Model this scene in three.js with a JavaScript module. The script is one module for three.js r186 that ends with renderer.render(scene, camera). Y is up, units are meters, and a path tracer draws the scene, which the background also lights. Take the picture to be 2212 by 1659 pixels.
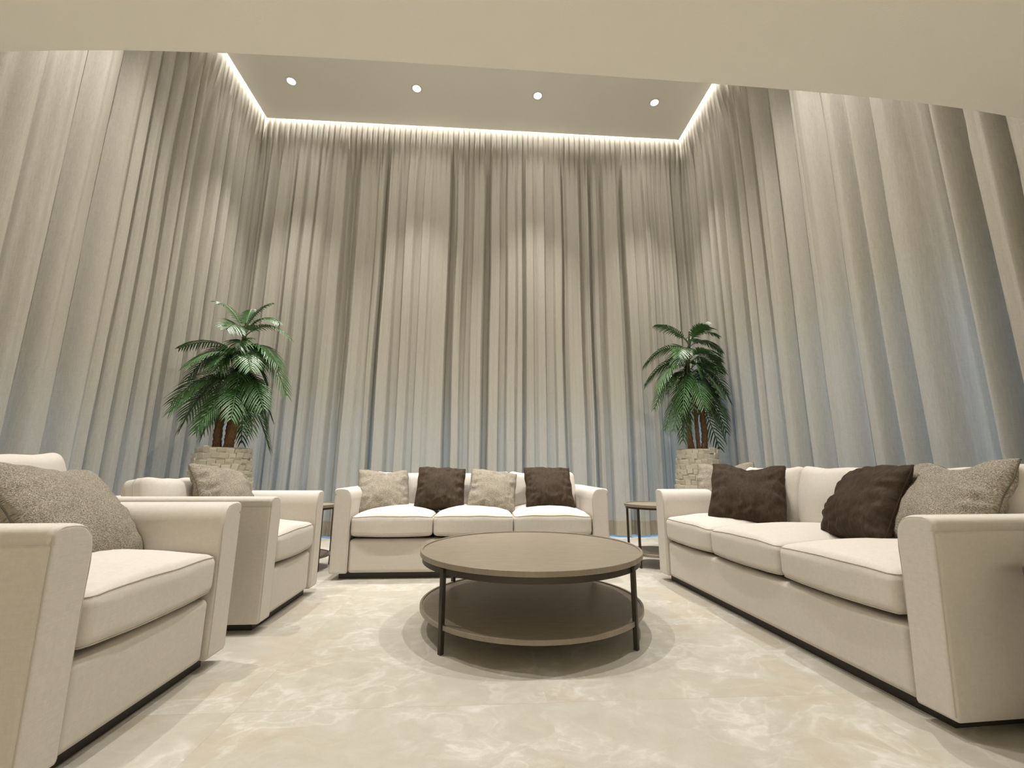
import * as THREE from 'three';
import { mergeGeometries } from 'three/addons/utils/BufferGeometryUtils.js';
import { RectAreaLightUniformsLib } from 'three/addons/lights/RectAreaLightUniformsLib.js';
import { ImprovedNoise } from 'three/addons/math/ImprovedNoise.js';

// ------------------------------------------------------------------ camera, sky, exposure
const scene = new THREE.Scene();
const R = THREE.MathUtils.degToRad;
const camera = new THREE.PerspectiveCamera(83.44, 2212 / 1659, 0.05, 60);
camera.rotation.order = 'YXZ';
camera.position.set(0, 0.8095, 0);
camera.rotation.set(R(11.196), R(-3.716), R(0.195));
scene.add(camera);
scene.background = new THREE.Color().setRGB(0.22, 0.50, 0.88);      // dusk sky behind the drapes
scene.backgroundIntensity = 2.6;
const renderer = new THREE.WebGLRenderer({ antialias: true });
renderer.toneMapping = THREE.LinearToneMapping;
renderer.toneMappingExposure = 0.96;
renderer.shadowMap.enabled = true;
RectAreaLightUniformsLib.init();

const LAMP = new THREE.Color().setRGB(1.0, 0.965, 0.92);             // warm white of the lamps
const SPOT_TRAY = 40, SPILL = 3.4, SPOT_FILL = 38, COVE = 330;
const TRAY_Y = 5.576, SOFFIT_Y = 2.5;
const TRAY = { x0: -3.069, x1: 2.7945, z0: -5.3515, z1: -1.5 };

// ------------------------------------------------------------------ helpers
let seed = 12345;
const rnd = () => { seed = (seed * 1664525 + 1013904223) >>> 0; return seed / 4294967296; };
const rr = (a, b) => a + (b - a) * rnd();
const noise = new ImprovedNoise();
const n3 = (x, y, z) => noise.noise(x, y, z);
const fbm = (x, y, z, o = 4) => { let s = 0, a = 0.5; for (let i = 0; i < o; i++) { s += a * n3(x, y, z); x *= 2.03; y *= 2.03; z += 7.1; a *= 0.5; } return s; };
const clamp = THREE.MathUtils.clamp, lerp = THREE.MathUtils.lerp, sstep = THREE.MathUtils.smoothstep;
const V = (x, y, z) => new THREE.Vector3(x, y, z);

const used = new Map();
function numbered(name) { const k = used.get(name) ?? 0; used.set(name, k + 1); return k ? `${name}_${String(k).padStart(3, '0')}` : name; }
function tag(o, label, category, group) { o.userData.label = label; o.userData.category = category; if (group) o.userData.group = group; return o; }
function thing(name, label, category, [x, y, z] = [0, 0, 0], turn = 0, group) {
  const o = new THREE.Group(); o.name = numbered(name); scene.add(o);
  o.position.set(x, y, z); o.rotation.y = turn;
  return tag(o, label, category, group);
}
function part(name, geo, mat, parent) {
  const m = new THREE.Mesh(geo, mat); m.name = name; m.castShadow = m.receiveShadow = true; parent.add(m); return m;
}
function struct(name, geo, mat, parent = scene) {
  const m = geo ? part(name, geo, mat, parent) : new THREE.Group();
  m.name = name; if (!geo) parent.add(m);
  if (parent === scene) m.userData.kind = 'structure';
  return m;
}
const merge = (list) => mergeGeometries(list.map((g) => { const h = g.index ? g.toNonIndexed() : g; return h; }), false);
function boxUV(geo) {                                                // metres, by the side each face looks to
  const g = geo.index ? geo.toNonIndexed() : geo; const p = g.attributes.position, uv = new Float32Array(p.count * 2);
  const a = V(), b = V(), c = V();
  for (let i = 0; i < p.count; i += 3) {
    a.fromBufferAttribute(p, i); b.fromBufferAttribute(p, i + 1); c.fromBufferAttribute(p, i + 2);
    const n = b.clone().sub(a).cross(c.clone().sub(a)), ax = Math.abs(n.x), ay = Math.abs(n.y), az = Math.abs(n.z);
    [a, b, c].forEach((q, k) => {
      const [u, v] = ax >= ay && ax >= az ? [q.z, q.y] : ay >= az ? [q.x, q.z] : [q.x, q.y];
      uv[(i + k) * 2] = u; uv[(i + k) * 2 + 1] = v;
    });
  }
  g.setAttribute('uv', new THREE.BufferAttribute(uv, 2)); return g;
}
function smooth(geo) {                                               // one normal per place
  const p = geo.attributes.position, n = geo.attributes.position.count, idx = geo.index ? geo.index.array : null, key = new Array(n), acc = new Map();
  for (let i = 0; i < n; i++) { key[i] = `${Math.round(p.getX(i) * 2e4)},${Math.round(p.getY(i) * 2e4)},${Math.round(p.getZ(i) * 2e4)}`; if (!acc.has(key[i])) acc.set(key[i], V(0, 0, 0)); }
  const a = V(), b = V(), c = V(), m = idx ? idx.length : n;
  for (let i = 0; i < m; i += 3) {
    const [i0, i1, i2] = idx ? [idx[i], idx[i + 1], idx[i + 2]] : [i, i + 1, i + 2];
    a.fromBufferAttribute(p, i0); b.fromBufferAttribute(p, i1); c.fromBufferAttribute(p, i2);
    b.sub(a); c.sub(a); b.cross(c);
    for (const k of [i0, i1, i2]) acc.get(key[k]).add(b);
  }
  const out = new Float32Array(n * 3), t = V();
  for (let i = 0; i < n; i++) { t.copy(acc.get(key[i])).normalize(); t.toArray(out, i * 3); }
  geo.setAttribute('normal', new THREE.BufferAttribute(out, 3)); return geo;
}
function axis(h, r, k, n) {                                          // stations along one side of a rounded box
  const inner = h - r, out = [];
  for (let i = k; i > 0; i--) out.push(-inner - r * Math.tan((Math.PI / 4) * (i / k)));
  for (let i = 0; i <= n; i++) out.push(-inner + (2 * inner * i) / n);
  for (let i = 1; i <= k; i++) out.push(inner + r * Math.tan((Math.PI / 4) * (i / k)));
  return out;
}
function roundedPoint(x, y, z, hx, hy, hz, r) {
  const qx = clamp(x, r - hx, hx - r), qy = clamp(y, r - hy, hy - r), qz = clamp(z, r - hz, hz - r);
  const d = V(x - qx, y - qy, z - qz); const l = d.length(); if (l > 1e-9) d.multiplyScalar(r / l);
  return V(qx + d.x, qy + d.y, qz + d.z);
}
function roundedBox(w, h, d, r, { k = 4, nx = 8, ny = 4, nz = 8, deform } = {}) {
  const H = [w / 2, h / 2, d / 2], ax = [axis(H[0], r, k, nx), axis(H[1], r, k, ny), axis(H[2], r, k, nz)];
  const pos = [], uv = [], index = [];
  for (let f = 0; f < 3; f++) for (const s of [-1, 1]) {
    const a = (f + 1) % 3, b = (f + 2) % 3, base = pos.length / 3, A = ax[a], B = ax[b];
    for (const u of A) for (const v of B) {
      const q = [0, 0, 0]; q[f] = s * H[f]; q[a] = u; q[b] = v;
      const p = roundedPoint(q[0], q[1], q[2], H[0], H[1], H[2], r); if (deform) deform(p);
      pos.push(p.x, p.y, p.z);
      if (f === 0) uv.push(q[2], q[1]); else if (f === 1) uv.push(q[0], q[2]); else uv.push(q[0], q[1]);
    }
    for (let i = 0; i < A.length - 1; i++) for (let j = 0; j < B.length - 1; j++) {
      const p0 = base + i * B.length + j, p1 = p0 + B.length;
      if (s > 0) index.push(p0, p1, p1 + 1, p0, p1 + 1, p0 + 1); else index.push(p0, p1 + 1, p1, p0, p0 + 1, p1 + 1);
    }
  }
  const g = new THREE.BufferGeometry();
  g.setAttribute('position', new THREE.BufferAttribute(new Float32Array(pos), 3));
  g.setAttribute('uv', new THREE.BufferAttribute(new Float32Array(uv), 2)); g.setIndex(index);
  return smooth(g);
}
function box(x0, x1, y0, y1, z0, z1) { const g = new THREE.BoxGeometry(x1 - x0, y1 - y0, z1 - z0); g.translate((x0 + x1) / 2, (y0 + y1) / 2, (z0 + z1) / 2); return boxUV(g); }
function tube(points, r, closed = false, seg = points.length * 2, rad = 6) { return new THREE.TubeGeometry(new THREE.CatmullRomCurve3(points, closed, 'centripetal'), seg, r, rad, closed); }

// ------------------------------------------------------------------ computed textures
function tex(size, fn, srgb = true, rx = 1, ry = 1) {
  const d = new Uint8Array(size * size * 4);
  for (let y = 0; y < size; y++) for (let x = 0; x < size; x++) {
    const c = fn(x, y), o = (y * size + x) * 4;
    if (typeof c === 'number') d[o] = d[o + 1] = d[o + 2] = clamp(c, 0, 1) * 255; else { d[o] = clamp(c[0], 0, 1) * 255; d[o + 1] = clamp(c[1], 0, 1) * 255; d[o + 2] = clamp(c[2], 0, 1) * 255; }
    d[o + 3] = 255;
  }
  const t = new THREE.DataTexture(d, size, size); t.wrapS = t.wrapT = THREE.RepeatWrapping; t.magFilter = THREE.LinearFilter; t.minFilter = THREE.LinearMipmapLinearFilter; t.generateMipmaps = true;
  if (srgb) t.colorSpace = THREE.SRGBColorSpace; t.repeat.set(rx, ry); t.needsUpdate = true; return t;
}
function wrapped(size, seed0) {                                      // tileable grid of random numbers, looked up smoothly
  const g = new Float32Array(size * size); let s = seed0; for (let i = 0; i < g.length; i++) { s = (s * 1664525 + 1013904223) >>> 0; g[i] = s / 4294967296; }
  return (x, y) => { const xi = Math.floor(x), yi = Math.floor(y), fx = x - xi, fy = y - yi, w = (t) => ((t % size) + size) % size, sx = fx * fx * (3 - 2 * fx), sy = fy * fy * (3 - 2 * fy);
    const a = g[w(yi) * size + w(xi)], b = g[w(yi) * size + w(xi + 1)], c = g[w(yi + 1) * size + w(xi)], e = g[w(yi + 1) * size + w(xi + 1)]; return lerp(lerp(a, b, sx), lerp(c, e, sx), sy); };
}
const W1 = wrapped(64, 7), W2 = wrapped(128, 77), W3 = wrapped(256, 777), W4 = wrapped(16, 91);
// linen: slubs both ways, 0.5 m a tile
const linenH = (x, y) => 0.5 + 0.22 * (W3(x / 2, y / 32) - 0.5) + 0.30 * (W3(x / 32 + 9, y / 2 + 5) - 0.5) + 0.16 * Math.sin(x * Math.PI / 2) * Math.sin(y * Math.PI / 2) + 0.2 * (W3(x / 2 + 40, y / 2) - 0.5);
const linenBump = tex(512, linenH, false, 2, 2);
const linenMap = tex(512, (x, y) => { const v = 0.94 + 0.055 * (linenH(x, y) - 0.5) + 0.02 * (W1(x / 8, y / 8) - 0.5); return [v, v * 0.997, v * 0.99]; }, true, 2, 2);
// drape cloth: vertical yarns, short cross slubs
const drapeH = (x, y) => 0.5 + 0.32 * (W3(x / 2, y / 64) - 0.5) + 0.25 * (W3(x / 16 + 3, y / 2) - 0.5) + 0.2 * (W3(x / 2 + 90, y / 2 + 9) - 0.5);
const drapeMap = tex(512, (x, y) => { const v = 0.90 + 0.13 * (drapeH(x, y) - 0.5) + 0.03 * (W2(x / 4, y / 32) - 0.5); return [v, v * 0.99, v * 0.975]; }, true, 2, 2);
const drapeBump = tex(512, drapeH, false, 2, 2);
// tweed boucle: curled light loops over a darker ground
const loops = []; { let s = 4242; const q = () => { s = (s * 1664525 + 1013904223) >>> 0; return s / 4294967296; }; for (let i = 0; i < 9000; i++) loops.push([q() * 512, q() * 512, q() * 6.283, 2.2 + q() * 4.5, q() < 0.3 ? -0.25 : q(), q() - 0.5]); }
const tweedF = new Float32Array(512 * 512).fill(0.34);
for (const [x0, y0, a0, len, tone, curl] of loops) { let a = a0, x = x0, y = y0; for (let k = 0; k < len * 2; k++) { a += curl * 0.35; x += Math.cos(a) * 0.6; y += Math.sin(a) * 0.6; for (let dx = -2; dx <= 2; dx++) for (let dy = -2; dy <= 2; dy++) { const w = Math.exp(-(dx * dx + dy * dy) / 2.2), o = (((Math.round(y + dy) % 512) + 512) % 512) * 512 + (((Math.round(x + dx) % 512) + 512) % 512); tweedF[o] = lerp(tweedF[o], 0.15 + tone * 0.85, w * 0.6); } } }
const tweedMap = tex(512, (x, y) => { const v = tweedF[y * 512 + x], k = 0.56 + 0.42 * v; return [k, k * 0.97, k * 0.915]; }, true, 4.2, 4.2);
const tweedBump = tex(512, (x, y) => tweedF[y * 512 + x], false, 4.2, 4.2);
// velvet: brushed nap
const napH = (x, y) => 0.5 + 0.4 * (W2(x / 10, y / 24) - 0.5) + 0.4 * (W3(x / 3, y / 9) - 0.5) + 0.2 * (W1(x / 32, y / 40) - 0.5);
const velvetMap = tex(512, (x, y) => { const v = 0.66 + 0.28 * (napH(x, y) - 0.5); return [v, v * 0.985, v * 0.96]; }, true, 2, 2);
const velvetBump = tex(512, napH, false, 2, 2);
// marble: clouds, pale veins, honey patches
function marble(s0) {
  const N = 1024, S = 1 / 520;
  return tex(N, (x, y) => {
    const X = x * S * 1.07 + s0 * 3.7, Y = y * S * 0.735 + s0 * 1.3;
    const wx = fbm(X * 1.6, Y * 1.6, 3.3 + s0), wy = fbm(X * 1.6, Y * 1.6, 9.1 + s0);
    const cloud = fbm(X * 2.1 + wx * 1.4, Y * 2.1 + wy * 1.4, 1.7 + s0, 5), honey = fbm(X * 1.1 + wy, Y * 1.3 + wx, 6.6 + s0, 3);
    const v1 = 1 - Math.abs(fbm(X * 2.4 + wx * 1.3 + Y * 1.2, Y * 3.6 + wy * 1.6, 12.2 + s0, 4)) * 7.5, v2 = 1 - Math.abs(fbm(X * 4.5 + wy * 1.6, Y * 6.5 + wx * 1.8, 15.2 + s0, 4)) * 9;
    const patchy = sstep(cloud, -0.02, 0.28), vein = sstep(v1, 0.25, 1) * sstep(cloud, -0.28, 0.15), fine = sstep(v2, 0.45, 1) * patchy;
    const fleck = sstep(fbm(X * 9 + wx, Y * 11 + wy, 21 + s0, 4), 0.06, 0.30) * (0.25 + 0.75 * patchy), mid = fbm(X * 6 + wy * 2, Y * 7 + wx * 2, 31 + s0, 4);
    const t = clamp(0.30 * patchy + 0.42 * vein + 0.28 * fine + 0.40 * fleck + 0.45 * mid, -0.15, 1), h = sstep(honey, -0.05, 0.35) * 0.8;
    const g = 0.02 * (W3(x / 3, y / 3) - 0.5);
    return [lerp(lerp(0.785, 0.785, h), 0.885, t) + g, lerp(lerp(0.765, 0.742, h), 0.870, t) + g, lerp(lerp(0.712, 0.672, h), 0.835, t) + g];
  });
}
const marbles = [0, 1, 2, 3].map(marble);
// grey-brown oak: long grain along u
const oakF = (x, y) => { const w = W2(x / 64, y / 8) * 3; return 0.5 + 0.32 * (W3(x / 60, y / 2.2 + w) - 0.5) + 0.30 * (W2(x / 90, y / 9 + w) - 0.5) + 0.16 * (W3(x / 10, y / 2) - 0.5) + 0.25 * (W1(x / 40, y / 16) - 0.5); };
const oakMap = tex(1024, (x, y) => { const v = oakF(x, y), k = 0.86 + 0.15 * (v - 0.5); return [k, k * 0.985, k * 0.96]; }, true, 1.2, 1.2);
const oakBump = tex(512, oakF, false, 1.2, 1.2);
const plasterBump = tex(256, (x, y) => 0.5 + 0.5 * (W3(x / 2, y / 2) - 0.5) + 0.3 * (W1(x / 16, y / 16) - 0.5), false, 2, 2);
const barkMap = tex(256, (x, y) => { const v = 0.62 + 0.5 * (W2(x / 10, y / 3) - 0.5) + 0.35 * (W3(x / 2, y / 12) - 0.5); return [v, v * 0.93, v * 0.84]; }, true, 3, 6);
const shellMap = tex(256, (x, y) => { const v = 0.86 + 0.22 * (W2(x / 9, y / 14) - 0.5) + 0.14 * (W3(x / 2, y / 3) - 0.5); return [v, v * 0.985, v * 0.95]; }, true, 6, 6);

// ------------------------------------------------------------------ materials
const lin = (r, g, b) => new THREE.Color().setRGB(r, g, b);
const std = (o) => new THREE.MeshStandardMaterial(o), phys = (o) => new THREE.MeshPhysicalMaterial(o);
const M = {
  plaster: std({ name: 'plaster', color: lin(0.86, 0.83, 0.755), roughness: 0.9, bumpMap: plasterBump, bumpScale: 0.0006 }),
  wall: std({ name: 'wall paint', color: lin(0.72, 0.69, 0.61), roughness: 0.9 }),
  drape: phys({ name: 'drape cloth', color: lin(0.635, 0.61, 0.54), map: drapeMap, roughness: 1, bumpMap: drapeBump, bumpScale: 0.0005, transmission: 0.17, thickness: 0, specularIntensity: 0, side: THREE.DoubleSide }),
  hem: std({ name: 'doubled drape cloth', color: lin(0.50, 0.465, 0.38), map: drapeMap, roughness: 1, bumpMap: drapeBump, bumpScale: 0.0008, side: THREE.DoubleSide }),
  linen: phys({ name: 'cream linen', color: lin(0.72, 0.675, 0.615), map: linenMap, roughness: 0.95, bumpMap: linenBump, bumpScale: 0.00035, specularIntensity: 0.3 }),
  welt: std({ name: 'linen piping', color: lin(0.50, 0.455, 0.39), roughness: 0.95 }),  // darker than the linen: shadow line of the seams put into the colour
  tweed: phys({ name: 'tweed', color: lin(0.68, 0.65, 0.595), map: tweedMap, roughness: 1, bumpMap: tweedBump, bumpScale: 0.003, specularIntensity: 0.2 }),
  velvet: phys({ name: 'brown velvet', color: lin(0.125, 0.090, 0.062), map: velvetMap, roughness: 0.75, bumpMap: velvetBump, bumpScale: 0.0012, sheen: 0.5, sheenColor: lin(0.36, 0.27, 0.19), sheenRoughness: 0.45, specularIntensity: 0.25 }),
  oak: phys({ name: 'grey brown oak', color: lin(0.36, 0.315, 0.25), map: oakMap, roughness: 0.42, bumpMap: oakBump, bumpScale: 0.0004 }),
  metal: std({ name: 'dark bronze metal', color: lin(0.055, 0.045, 0.034), roughness: 0.42, metalness: 0.55 }),
  foot: std({ name: 'dark stained foot', color: lin(0.03, 0.024, 0.018), roughness: 0.5 }),
  grout: std({ name: 'grout', color: lin(0.66, 0.63, 0.56), roughness: 0.9 }),
  trim: std({ name: 'white lamp trim', color: lin(0.72, 0.70, 0.66), roughness: 0.5 }),
  lens: std({ name: 'lamp lens', color: lin(1, 1, 1), emissive: lin(1, 0.96, 0.93), emissiveIntensity: 9 }),
  led: std({ name: 'led strip', color: lin(1, 1, 1), emissive: lin(1, 0.92, 0.78), emissiveIntensity: 3 }),
  glass: phys({ name: 'window glass', color: lin(1, 1, 1), roughness: 0.02, transmission: 1, thickness: 0 }),
  frame: std({ name: 'window frame', color: lin(0.08, 0.08, 0.08), roughness: 0.5 }),
  shell: [0, 1, 2, 3].map((i) => std({ name: 'cream chip ' + 'abcd'[i], color: lin(0.84 + 0.04 * (i - 1.5), 0.81 + 0.04 * (i - 1.5), 0.735 + 0.04 * (i - 1.5)), map: shellMap, roughness: 0.55 })),
  potBody: std({ name: 'pot mortar', color: lin(0.40, 0.36, 0.27), roughness: 0.9 }),
  moss: std({ name: 'planter fill', color: lin(0.05, 0.04, 0.03), roughness: 1 }),
  bark: std({ name: 'palm trunk', color: lin(0.52, 0.33, 0.19), map: barkMap, roughness: 0.85 }),
  stalk: std({ name: 'green palm stalk', color: lin(0.10, 0.13, 0.045), map: barkMap, roughness: 0.6 }),
  leaf: phys({ name: 'palm leaf', color: lin(0.048, 0.120, 0.032), roughness: 0.34, side: THREE.DoubleSide }),
};
M.tiles = marbles.flatMap((map, i) => [0, 1].map((k) => phys({ name: 'cream marble ' + 'abcdefgh'[i * 2 + k], color: lin(...[[0.82, 0.82, 0.82], [0.805, 0.80, 0.79]][k]), map, roughness: 0.34, specularIntensity: 0.7 })));

// ------------------------------------------------------------------ the room
{
  const floor = struct('floor');
  part('grout_bed', box(-3.6, 3.4, -0.12, -0.0005, -6.0, 4.2), M.grout, floor);
  const w = 1.07, d = 0.735, geo = roundedBox(w - 0.0004, 0.02, d - 0.0004, 0.0002, { k: 1, nx: 1, ny: 1, nz: 1 });
  const uv = geo.attributes.uv, p = geo.attributes.position;
  for (let i = 0; i < uv.count; i++) uv.setXY(i, (p.getX(i) / w + 0.5) * 0.998, (p.getZ(i) / d + 0.5) * 0.998);
  for (let j = -6; j <= 8; j++) for (let i = -4; i <= 3; i++) {
    const x = 0.24 + w * (i + 0.5), z = -1.70 + d * (j + 0.5) * 1; if (x < -3.9 || x > 3.7 || z < -6.1 || z > 4.2) continue;
    const m = part(numbered('floor_tile'), geo, M.tiles[Math.floor(rnd() * M.tiles.length)], floor);
    m.position.set(x, -0.01, z); m.rotation.y = rnd() < 0.5 ? Math.PI : 0;
  }
}
const edgeZ = (x) => { const q = clamp(x, -2.6, 3); return -1.558 - 0.0044 * q - 0.0041 * q * q + 0.0026 * q * q * q - 0.00217 * q * q * q * q - 0.05 * Math.abs(x - q); };
{
  // lower ceiling in the foreground: a deep block with a gently bowed edge
  const s = new THREE.Shape(); s.moveTo(-3.65, -4.2);
  for (let i = 0; i <= 60; i++) { const x = -3.65 + (7.05 * i) / 60; s.lineTo(x, -edgeZ(x)); }
  s.lineTo(3.40, -4.2); s.closePath();
  const g = new THREE.ExtrudeGeometry(s, { depth: 3.5, bevelEnabled: true, bevelSize: 0.004, bevelThickness: 0.004, bevelSegments: 2, bevelOffset: -0.004 });
  g.rotateX(-Math.PI / 2); g.translate(0, SOFFIT_Y + 0.004, 0);
  struct('ceiling_soffit', boxUV(g), M.plaster);
  struct('ceiling', box(TRAY.x0, TRAY.x1, TRAY_Y, TRAY_Y + 0.04, TRAY.z0, TRAY.z1 - 0.06), M.plaster);
  struct('ceiling_slab', box(-3.65, 3.4, 5.92, 6.05, -6.0, -1.5), M.plaster);
  const opening = (a0, a1, h0, h1, A0, A1, mk) => merge([mk(A0, A1, 0, h0), mk(A0, A1, h1, 6.0), mk(A0, a0, h0, h1), mk(a1, A1, h0, h1)]);
  struct('wall_back', opening(-3.3, 3.05, 0.04, 1.5, -3.65, 3.4, (a, b, c, d) => box(a, b, c, d, -6.0, -5.85)), M.wall);
  struct('wall_left', opening(-5.7, -2.0, 0.04, 1.35, -6.0, 4.2, (a, b, c, d) => box(-3.65, -3.5, c, d, a, b)), M.wall);
  struct('wall_right', opening(-5.7, -2.0, 0.04, 2.1, -6.0, 4.2, (a, b, c, d) => box(3.25, 3.4, c, d, a, b)), M.wall);
  struct('wall_front', box(-3.65, 3.4, 0, 2.6, 4.05, 4.2), M.wall);
  const win = (n, along, a0, a1, h0, h1, at) => {
    const o = struct('window_' + n), mk = along === 'x' ? (a, b, c, d, t) => box(a, b, c, d, at - t, at + t) : (a, b, c, d, t) => box(at - t, at + t, c, d, a, b);
    part('pane', mk(a0, a1, h0, h1, 0.002), M.glass, o);
    const bars = [mk(a0, a1, h0, h0 + 0.04, 0.03), mk(a0, a1, h1 - 0.04, h1, 0.03)]; const k = Math.round((a1 - a0) / 1.6);
    for (let i = 0; i <= k; i++) { const c = lerp(a0 + 0.02, a1 - 0.02, i / k); bars.push(mk(c - 0.02, c + 0.02, h0, h1, 0.03)); }
    part('window_frame', merge(bars), M.frame, o);
  };
  win(1, 'x', -3.3, 3.05, 0.04, 1.5, -5.92); win(2, 'z', -5.7, -2.0, 0.04, 1.35, -3.58); win(3, 'z', -5.7, -2.0, 0.04, 2.1, 3.33);
}

// ------------------------------------------------------------------ drapes
// profile: [place along the wall, how deep the cloth falls back 0..1]
function drape(label, { from, to, inward, top = 5.80, bottom = 0.022, profile, depth = 0.155, pleat = 0.0755, phase = 0, wander = 0.010 }) {
  const A = V(from[0], 0, from[1]), B = V(to[0], 0, to[1]), dir = B.clone().sub(A), L = dir.length(); dir.normalize();
  const N = V(inward[0], 0, inward[1]);
  const t = thing('drape', label, 'curtain', [(from[0] + to[0]) / 2, 0, (from[1] + to[1]) / 2]);
  const at = (s) => { // eased between the stations
    let i = 0; while (i < profile.length - 2 && profile[i + 1][0] < s) i++;
    const [a, da] = profile[i], [b, db] = profile[i + 1], k = clamp((s - a) / Math.max(b - a, 1e-6), 0, 1); return lerp(da, db, k * k * (3 - 2 * k));
  };
  const ys = []; for (let i = 0; i <= 16; i++) ys.push(top - 0.75 * (i / 16)); for (let i = 1; i <= 34; i++) ys.push(top - 0.75 - (top - 0.75 - bottom) * (i / 34));
  const nu = Math.round(L / 0.0075), O = t.position;
  const point = (s, y) => {
    const down = top - y, mix = sstep(down, 0.24, 1.15), low = sstep(down, 1, 5.6), pin = sstep(down, 0.0, 0.10);
    const q = s + wander * n3(s * 0.9 + phase, y * 0.35, 2.2) * mix * 2 + 0.012 * n3(s * 3.3, y * 0.5, 8 + phase) * mix;
    const c = ((s + phase) / pleat) % 1, tri = (1 - Math.pow(Math.abs(2 * (c < 0 ? c + 1 : c) - 1), 4));
    const irregular = 0.75 + 0.5 * n3(s * 5, 0.3, phase);
    let d = 0.008 + 0.060 * (1 - tri) * irregular * (1 - 0.88 * mix) * lerp(0.75, 1, pin);
    const f = at(q);
    d += mix * (depth * (0.80 + 0.25 * low) * f - 0.018 * low + 0.006 * n3(q * 14, y * 0.6, 4.4) + 0.012 * n3(q * 4, y * 0.45, 5.5));
    return V(A.x + dir.x * s - N.x * d - O.x, y, A.z + dir.z * s - N.z * d - O.z);
  };
  const grid = (rows, off) => {
    const pos = [], uv = [], idx = [];
    rows.forEach((y, j) => { for (let i = 0; i <= nu; i++) { const s = (L * i) / nu, p = point(s, y).addScaledVector(N, off); pos.push(p.x, p.y, p.z); uv.push(s * 1.25, y); } });
    const n = nu + 1, flip = dir.clone().cross(V(0, 1, 0)).dot(N) < 0;
    for (let j = 0; j < rows.length - 1; j++) for (let i = 0; i < nu; i++) { const a = j * n + i, b = a + 1, c = a + n, d = c + 1; if (!flip) idx.push(a, c, b, b, c, d); else idx.push(a, b, c, b, d, c); }
    const g = new THREE.BufferGeometry(); g.setAttribute('position', new THREE.BufferAttribute(new Float32Array(pos), 3)); g.setAttribute('uv', new THREE.BufferAttribute(new Float32Array(uv), 2)); g.setIndex(idx); g.computeVertexNormals(); return g;
  };
  part('cloth', grid(ys, 0), M.drape, t);
  part('hem', grid([0.19, 0.145, 0.10, bottom - 0.002], 0.003), M.hem, t);
  const tape = box(-0.5, 0.5, -0.03, 0.03, -0.004, 0.004); tape.scale(L, 1, 1); const tp = part('curtain_track', tape, M.trim, t);
  tp.position.set(-N.x * 0.05, top + 0.035, -N.z * 0.05); tp.rotation.y = Math.atan2(-dir.z, dir.x);
  return t;
}
const P = (s) => s.trim().split(',').map((q) => q.trim().split(/\s+/).map(Number));
const backStations = P(`-3.32 .15, -3.18 .2, -3.10 .4, -3.03 .3, -2.99 .1, -2.91 .8, -2.87 .8, -2.84 .1, -2.80 .2, -2.73 .45, -2.65 .3, -2.63 .8, -2.61 .1, -2.52 .15, -2.48 .6, -2.44 .1, -2.34 .15, -2.32 .5, -2.29 .1, -2.23 .2, -2.16 .65, -2.10 .5, -2.08 0, -1.95 .05, -1.92 .9, -1.84 1, -1.825 .45, -1.81 .7, -1.76 .75, -1.75 .1, -1.64 .2, -1.60 .5, -1.51 .5, -1.49 .15, -1.43 .1, -1.41 1, -1.37 1, -1.35 .05, -1.23 .15, -1.19 .7, -1.11 .75, -1.09 .1, -0.99 .1, -0.95 .5, -0.88 .45, -0.87 .15, -0.78 .15, -0.75 .35, -0.68 .15, -0.52 .05, -0.50 1, -0.44 1, -0.41 .1, -0.33 .15, -0.31 .75, -0.21 .7, -0.19 .2, -0.06 .05, -0.03 1, 0.015 1, 0.03 1.3, 0.05 1.3`);
const backStations2 = P(`0.03 1, 0.06 .1, 0.17 .1, 0.19 .65, 0.26 .6, 0.29 .15, 0.39 .2, 0.40 .45, 0.43 .2, 0.49 .2, 0.50 .8, 0.52 .6, 0.55 0, 0.64 .1, 0.67 .35, 0.72 .1, 0.80 0, 0.82 .6, 0.92 .5, 0.95 .1, 1.03 .1, 1.06 .9, 1.08 .7, 1.13 .3, 1.17 .2, 1.28 .1, 1.30 .8, 1.34 .6, 1.37 .35, 1.42 .4, 1.44 1, 1.46 .9, 1.48 .05, 1.53 .1, 1.56 .75, 1.61 .7, 1.64 .25, 1.82 .1, 1.85 1, 1.90 .9, 1.93 .1, 2.05 .15, 2.08 .5, 2.21 .55, 2.23 0, 2.29 .1, 2.32 .35, 2.40 .45, 2.43 .6, 2.53 .6, 2.57 .15, 2.64 .15, 2.68 .8, 2.74 .7, 2.78 .3, 2.83 .4, 2.92 .2, 3.08 .15`);
const shift = (st, x0) => st.map(([a, d]) => [a - x0, d]);
// side walls: crests of the folds, as distances from the camera's own wall line
function crests(list, far, near) {
  const st = []; const z = list.map(([a]) => a);
  list.forEach(([a, w, deep], i) => { const next = z[i + 1] ?? near + 0.3, gap = next - a; st.push([a - Math.min(w, gap * 0.4) * 0.5, 0.05], [a + Math.min(w, gap * 0.4) * 0.5, 0.08], [a + gap * 0.60, deep * 0.70], [a + gap * 0.84, deep]); });
  return st.filter(([s], i) => !i || s > st[i - 1][0] + 0.002);
}
const leftCrests = [[-5.30, 0.03, 0.6], [-5.13, 0.05, 0.5], [-4.88, 0.06, 0.7], [-4.71, 0.05, 0.6], [-4.50, 0.05, 0.8], [-4.25, 0.02, 0.35], [-4.18, 0.05, 0.7], [-3.94, 0.05, 0.6], [-3.77, 0.05, 0.6], [-3.62, 0.02, 0.2], [-3.56, 0.10, 1.0], [-3.23, 0.09, 0.8], [-2.97, 0.06, 0.5], [-2.80, 0.08, 0.75], [-2.54, 0.08, 0.8], [-2.30, 0.06, 0.7], [-2.05, 0.06, 0.6]];
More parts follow.
